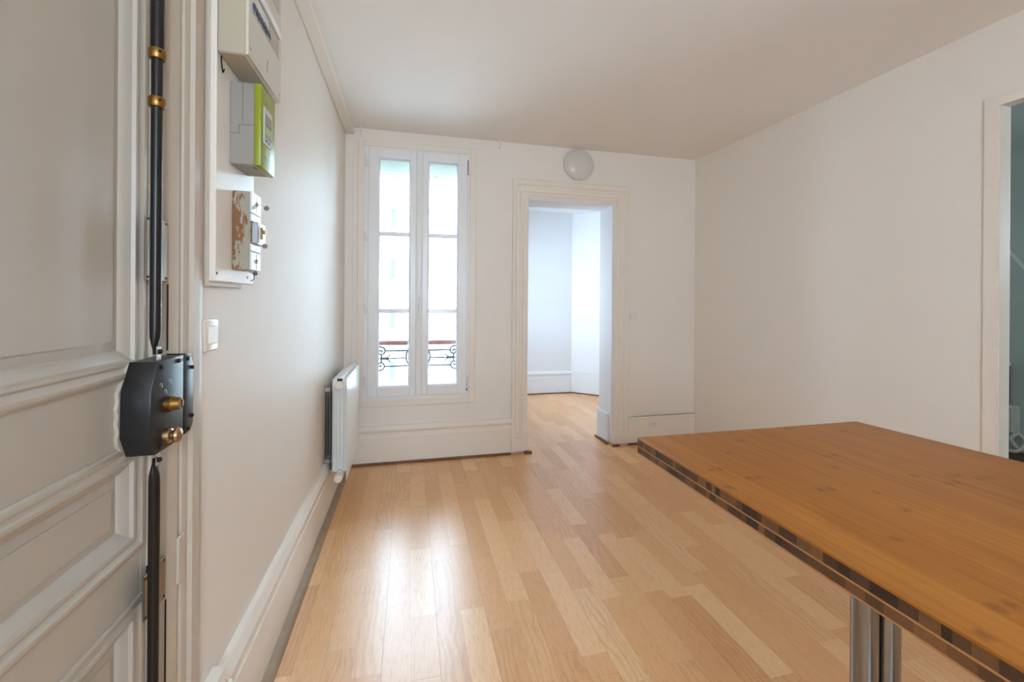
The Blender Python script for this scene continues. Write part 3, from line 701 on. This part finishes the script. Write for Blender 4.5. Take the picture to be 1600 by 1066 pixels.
fz = thing('fuse_box', (-.42, 1.26, 1.295), 'old fuse box with chipped paint at the foot of the wiring board', 'fuse box')
obj('base_block', B(-.441, -.400, 1.226, 1.296, 1.298, 1.500, bev=.002), 'chipped_paint', fz)
for z0, z1 in ((1.298, 1.345), (1.347, 1.444), (1.446, 1.500)):
    xf = -.396
    if z0 == 1.347:
        for a, c in ((1.347, 1.366), (1.424, 1.444)): obj('porcelain_cover', B(-.4005, xf, 1.2262, 1.2958, a, c, bev=.001), 'porcelain', fz)
        m_ = obj('fuse_carrier', B(-.400, -.384, 1.237, 1.296, 1.367, 1.423, bev=.002), 'steel', fz)
        obj('carrier_face', B(-.385, -.3825, 1.246, 1.290, 1.371, 1.419, bev=.001), 'porcelain', m_)
        b = lathe(bm_new(), [(0, .004), (.006, .006), (.010, .005), (.011, 0)], (-.3825, 1.256, 1.40), (1, 0, 0), 14)
        box(b, -.3826, -.378, 1.250, 1.262, 1.380, 1.412, .002); obj('fuse_lever', b, 'brass_worn', m_)
    else:
        cv = obj('porcelain_cover', B(-.4005, xf, 1.2262, 1.2958, z0, z1, bev=.001), 'porcelain', fz)
        zc = (z0 + z1) / 2
        b = B(xf - .0004, xf + .0004, 1.2605, 1.2625, z0 + .004, z1 - .004); obj('cover_slot', b, 'dark_slot', cv)
        obj('cover_screw', lathe(bm_new(), [(0, .005), (.003, .005), (.004, .003), (.004, 0)], (xf, 1.2615, zc), (1, 0, 0), 12), 'brass_worn', cv)
for (yy, zv, xx) in ((1.288, 1.470, -.380), (1.262, 1.364, -.376)):
    b = tube(bm_new(), smooth_pts([(-.394, 1.2615, zv + (.003 if zv > 1.4 else .012)), (-.388, (1.2615 + yy) / 2, zv + .004), (xx, yy, zv)]), .0007, 6)
    s_ = obj('seal_wire', b, 'steel', fz); obj('lead_seal', lathe(bm_new(), [(-.002, 0), (-.002, .0062), (.002, .0062), (.002, 0)], (xx, yy, zv), (.5, -.85, 0), 16), 'seal_grey', s_)
b = tube(bm_new(), smooth_pts([(-.4405, 1.345, 1.300), (-.430, 1.345, 1.295), (-.428, 1.347, 1.280), (-.438, 1.350, 1.274)]), .0012, 6)
obj('wire_seal', b, 'seal_grey', fz)
obj('seal_tag', lathe(bm_new(), [(-.001, 0), (-.001, .006), (.001, .006), (.001, 0)], (-.427, 1.353, 1.296), (.6, -.8, .2), 14), 'seal_grey', fz)

# ------------------------------------------------------------------ switches and sockets
t = thing('light_switch', (WX, 1.163, 1.10), 'ivory light switch with a raised frame beside the entrance door casing', 'light switch')
obj('frame', B(WX, WX + .010, 1.128, 1.202, 1.097, 1.174, bev=.005, seg=3), 'switch_ivory', t); obj('rocker', B(WX + .006, WX + .0145, 1.146, 1.188, 1.115, 1.158, bev=.002), 'switch_ivory', t)
t = thing('light_switch', (1.869, FY, 1.065), 'small white square light switch on the far wall right of the doorway', 'light switch')
obj('frame', B(1.838, 1.906, FY - .009, FY, 1.062, 1.134, bev=.003, seg=2), 'socket_white', t); obj('rocker', B(1.852, 1.892, FY - .014, FY - .007, 1.078, 1.118, bev=.002), 'socket_white', t)
t = thing('power_outlet', (2.055, FY - .022, .14), 'small white round-faced power outlet in the baseboard right of the doorway', 'power outlet')
obj('plate', B(2.020, 2.090, FY - .030, FY - .022, .138, .204, bev=.003), 'socket_white', t)
obj('socket_face', lathe(bm_new(), [(0, .030), (.010, .030), (.012, .028), (.012, .023), (.005, .021), (.005, 0)], (2.055, FY - .030, .171), (0, -1, 0), 28), 'socket_white', t)
b = bm_new()
for dx_ in (-.0095, .0095): cyl(b, (2.055 + dx_, FY - .0346, .171), (2.055 + dx_, FY - .036, .171), .0032, seg=10)
obj('socket_holes', b, 'dark_slot', t)
t = thing('junction_box', (-.452, 1.17, .287), 'small white cable box low on the left wall beside the door casing', 'junction box')
obj('cover', B(WX, -.440, 1.128, 1.205, .262, .312, bev=.003), 'gloss_white', t)
obj('cable_plug', lathe(bm_new(), [(0, 0), (0, .006), (.01, .0095), (.06, .0095), (.07, .006)], (-.428, 1.130, .270), (0, 1, 0), 16), 'gloss_white', t)
obj('plug_tip', lathe(bm_new(), [(0, .006), (.008, .006), (.010, 0)], (-.428, 1.128, .268), (0, -1, 0), 12), 'brass_worn', t)

# ------------------------------------------------------------------ wall lamp and curtain hooks
t = thing('wall_lamp', (1.366, FY, 2.37), 'round frosted white lamp high above the doorway', 'wall lamp')
obj('lamp_base', lathe(bm_new(), [(0, 0), (0, .120), (.012, .122), (.014, .110)], (1.366, FY, 2.369), (0, -1, 0), 48), 'socket_white', t)
obj('lamp_shade', lathe(bm_new(), [(.010, .125), (.016, .131), (.024, .130), (.038, .116), (.052, .088), (.061, .050), (.064, 0)], (1.366, FY, 2.369), (0, -1, 0), 56), 'lamp_white', t)
for xx, zz_, lab in ((-.352, 2.470, 'small white curtain bracket above the left corner of the window'), (.690, 2.468, 'small white curtain bracket on the far wall right of the window')):
    t = thing('curtain_bracket', (xx, FY, zz_ - .03), lab, 'curtain bracket', 'curtain brackets above the window')
    obj('mount', B(xx - .011, xx + .011, FY - .012, FY, zz_ - .028, zz_ + .028, bev=.003), 'pvc_white', t)
    b = B(xx - .006, xx + .006, FY - .045, FY - .010, zz_ + .002, zz_ + .014, bev=.003); box(b, xx - .006, xx + .006, FY - .052, FY - .044, zz_ + .002, zz_ + .026, .002); obj('hook', b, 'pvc_white', t)
    obj('screw', cyl(bm_new(), (xx, FY - .0125, zz_ - .016), (xx, FY - .014, zz_ - .016), .003, seg=10), 'screw_dark', t)

# ------------------------------------------------------------------ radiator
RA = thing('radiator', (-.38, 2.87, .20), 'white finned aluminium radiator on the left wall beside the window', 'radiator')
ra_y0, n_s, pitch = 2.572, 8, .0752
rz0, rz1 = .205, .785
for i in range(n_s):
    y0 = ra_y0 + i * pitch; yc = y0 + pitch / 2; y1 = y0 + pitch - .0025
    s = obj('section', B(-.392, -.366, yc - .006, yc + .006, rz0 + .03, rz1 - .02), 'radiator_white', RA)
    obj('front_plate', (lambda b: (box(b, -.3435, -.3400, y0, y1, rz0, rz1 - .004, .0012), b)[1])(bm_new()), 'radiator_white', s)
    obj('back_plate', B(-.4185, -.4160, y0 + .002, y1 - .002, rz0 + .035, rz1 - .006, bev=.001), 'radiator_white', s)
    obj('web', B(-.416, -.3435, yc - .0018, yc + .0018, rz0 + .04, rz1 - .05), 'radiator_white', s)
    b = bm_new()
    for xf in (-.400, -.380, -.361): box(b, xf - .0012, xf + .0012, y0 + .004, y1 - .004, rz0 + .06, rz1 - .075)
    obj('fins', b, 'radiator_white', s)
    b = B(-.394, -.364, y0, y1 + .0025, rz1 - .062, rz1, bev=.002); obj('bottom_header', B(-.394, -.364, y0, y1 + .0025, rz0 + .004, rz0 + .055, bev=.002), 'radiator_white', s)
    box(b, -.416, -.394, y0 + .004, y0 + .009, rz1 - .05, rz1 - .006); box(b, -.364, -.3435, y0 + .004, y0 + .009, rz1 - .05, rz1 - .006)
    box(b, -.416, -.394, y0 + .036, y0 + .041, rz1 - .05, rz1 - .006); box(b, -.364, -.3435, y0 + .036, y0 + .041, rz1 - .05, rz1 - .006)
    obj('header', b, 'radiator_white', s)
ey = ra_y0
obj('end_cap', lathe(bm_new(), [(0, .023), (.016, .023), (.020, .020), (.020, 0)], (-.379, ey, rz1 - .040), (0, -1, 0), 28), 'cap_white', RA)
obj('cap_painted_shade', B(-.392, -.366, ey - .006, ey, rz1 - .016, rz1 - .004), 'dark_slot', RA)  # solid dark block, painted shade over the end cap
b = lathe(bm_new(), [(0, .018), (.012, .018), (.013, .024), (.050, .022), (.054, .018), (.054, 0)], (-.379, ey, rz0 + .030), (0, -1, 0), 24); obj('valve', b, 'cap_white', RA)
obj('valve_stem', cyl(bm_new(), (-.379, ey - .03, rz0 + .004), (-.379, ey - .03, rz0 + .026), .013, seg=16), 'cap_white', RA)
for yb in (ey + .06, ey + .46):
    obj('wall_bracket', (lambda b: (box(b, WX, WX + .006, yb - .012, yb + .012, rz0 + .06, rz1 - .045, .001), box(b, WX, -.4185, yb - .006, yb + .006, rz1 - .085, rz1 - .065), box(b, WX, -.4185, yb - .006, yb + .006, rz0 + .085, rz0 + .105), b)[3])(bm_new()), 'steel', RA)
obj('gap_shade_plate', B(-.4335, -.4315, ey + .012, ey + .55, rz0 + .055, rz1 - .06, bev=.0008), 'meter_grey', RA)  # grey plate stands in for the wall's shadow behind the radiator
obj('back_flange', B(-.4335, -.4185, ey + .03, ey + .05, rz0 + .055, rz0 + .085), 'gasket_dark', RA)

# ------------------------------------------------------------------ bar table
TZ, TT = .900, .038
tx0, ty0, ty1 = .530, -.38, .922
def txr(y): return 1.192 + (.922 - y) * .10 if y > .5 else 1.2342
tb = thing('bar_table', (.87, .3, 0), 'high bar table with thick bamboo top on chrome twin-column legs', 'table')
inset = .003
def outline(i): return [(tx0 + i, ty0 + i), (txr(ty0) - i, ty0 + i), (txr(.5) - i, .5), (txr(ty1) - i, ty1 - i), (tx0 + i, ty1 - i)]
b = prism(bm_new(), outline(0), TZ - .0052, TZ); es = [e for e in b.edges if all(v.co.z > TZ - .001 for v in e.verts)]
bmesh.ops.bevel(b, geom=es, offset=.003, segments=3, affect='EDGES', profile=.5)
es = [e for e in b.edges if abs(e.verts[0].co.z - e.verts[1].co.z) > .001 and abs(e.verts[0].co.y - ty1) < .006]
obj('top_veneer', b, 'bamboo_top', tb)
obj('middle_layer', prism(bm_new(), outline(.0004), TZ - .0222, TZ - .0194), 'bamboo_line', tb)
obj('bottom_layer', prism(bm_new(), outline(.0008), TZ - TT, TZ - .0348), 'bamboo_line', tb)
for z0, z1 in ((TZ - .0194, TZ - .0052), (TZ - .0348, TZ - .0222)):
    y = ty1 - .0005
    while y > ty0 + .002:
        wd = random.choice((.009, .012, .015, .020, .024, .030)); ya = max(y - wd, ty0)
        i = random.choice((0, 0, 1, 1, 1, 2, 2, 3, 3, 4, 5)); dx_ = random.uniform(0, .0004)
        obj('core_stave', prism(bm_new(), [(tx0 + dx_, ya + .0002), (txr(ya) - .0008, ya + .0002), (txr(y) - .0008, y), (tx0 + dx_, y)], z0, z1), 'bamboo_end_%d' % i, tb, smooth=False)
        y = ya
for yc in (.652, -.15):
    for xc in (.868, .924):
        obj('column', cyl(bm_new(), (xc, yc, .03), (xc, yc, TZ - TT - .006), .0225, seg=36), 'chrome', tb)
        lg = obj('collar', lathe(bm_new(), [(0, .0226), (0, .030), (.008, .030), (.010, .0226)], (xc, yc, .028), (0, 0, 1), 28), 'chrome', tb)
    obj('mounting_plate', B(.70, 1.09, yc - .04, yc + .04, TZ - TT - .006, TZ - TT, bev=.002), 'chrome', tb)
    obj('foot', B(.62, 1.17, yc - .035, yc + .035, .006, .030, bev=.008, seg=3), 'chrome', tb)
    for xf in (.65, 1.14): obj('foot_pad', cyl(bm_new(), (xf, yc, 0), (xf, yc, .008), .014, seg=16), 'gasket_dark', tb)
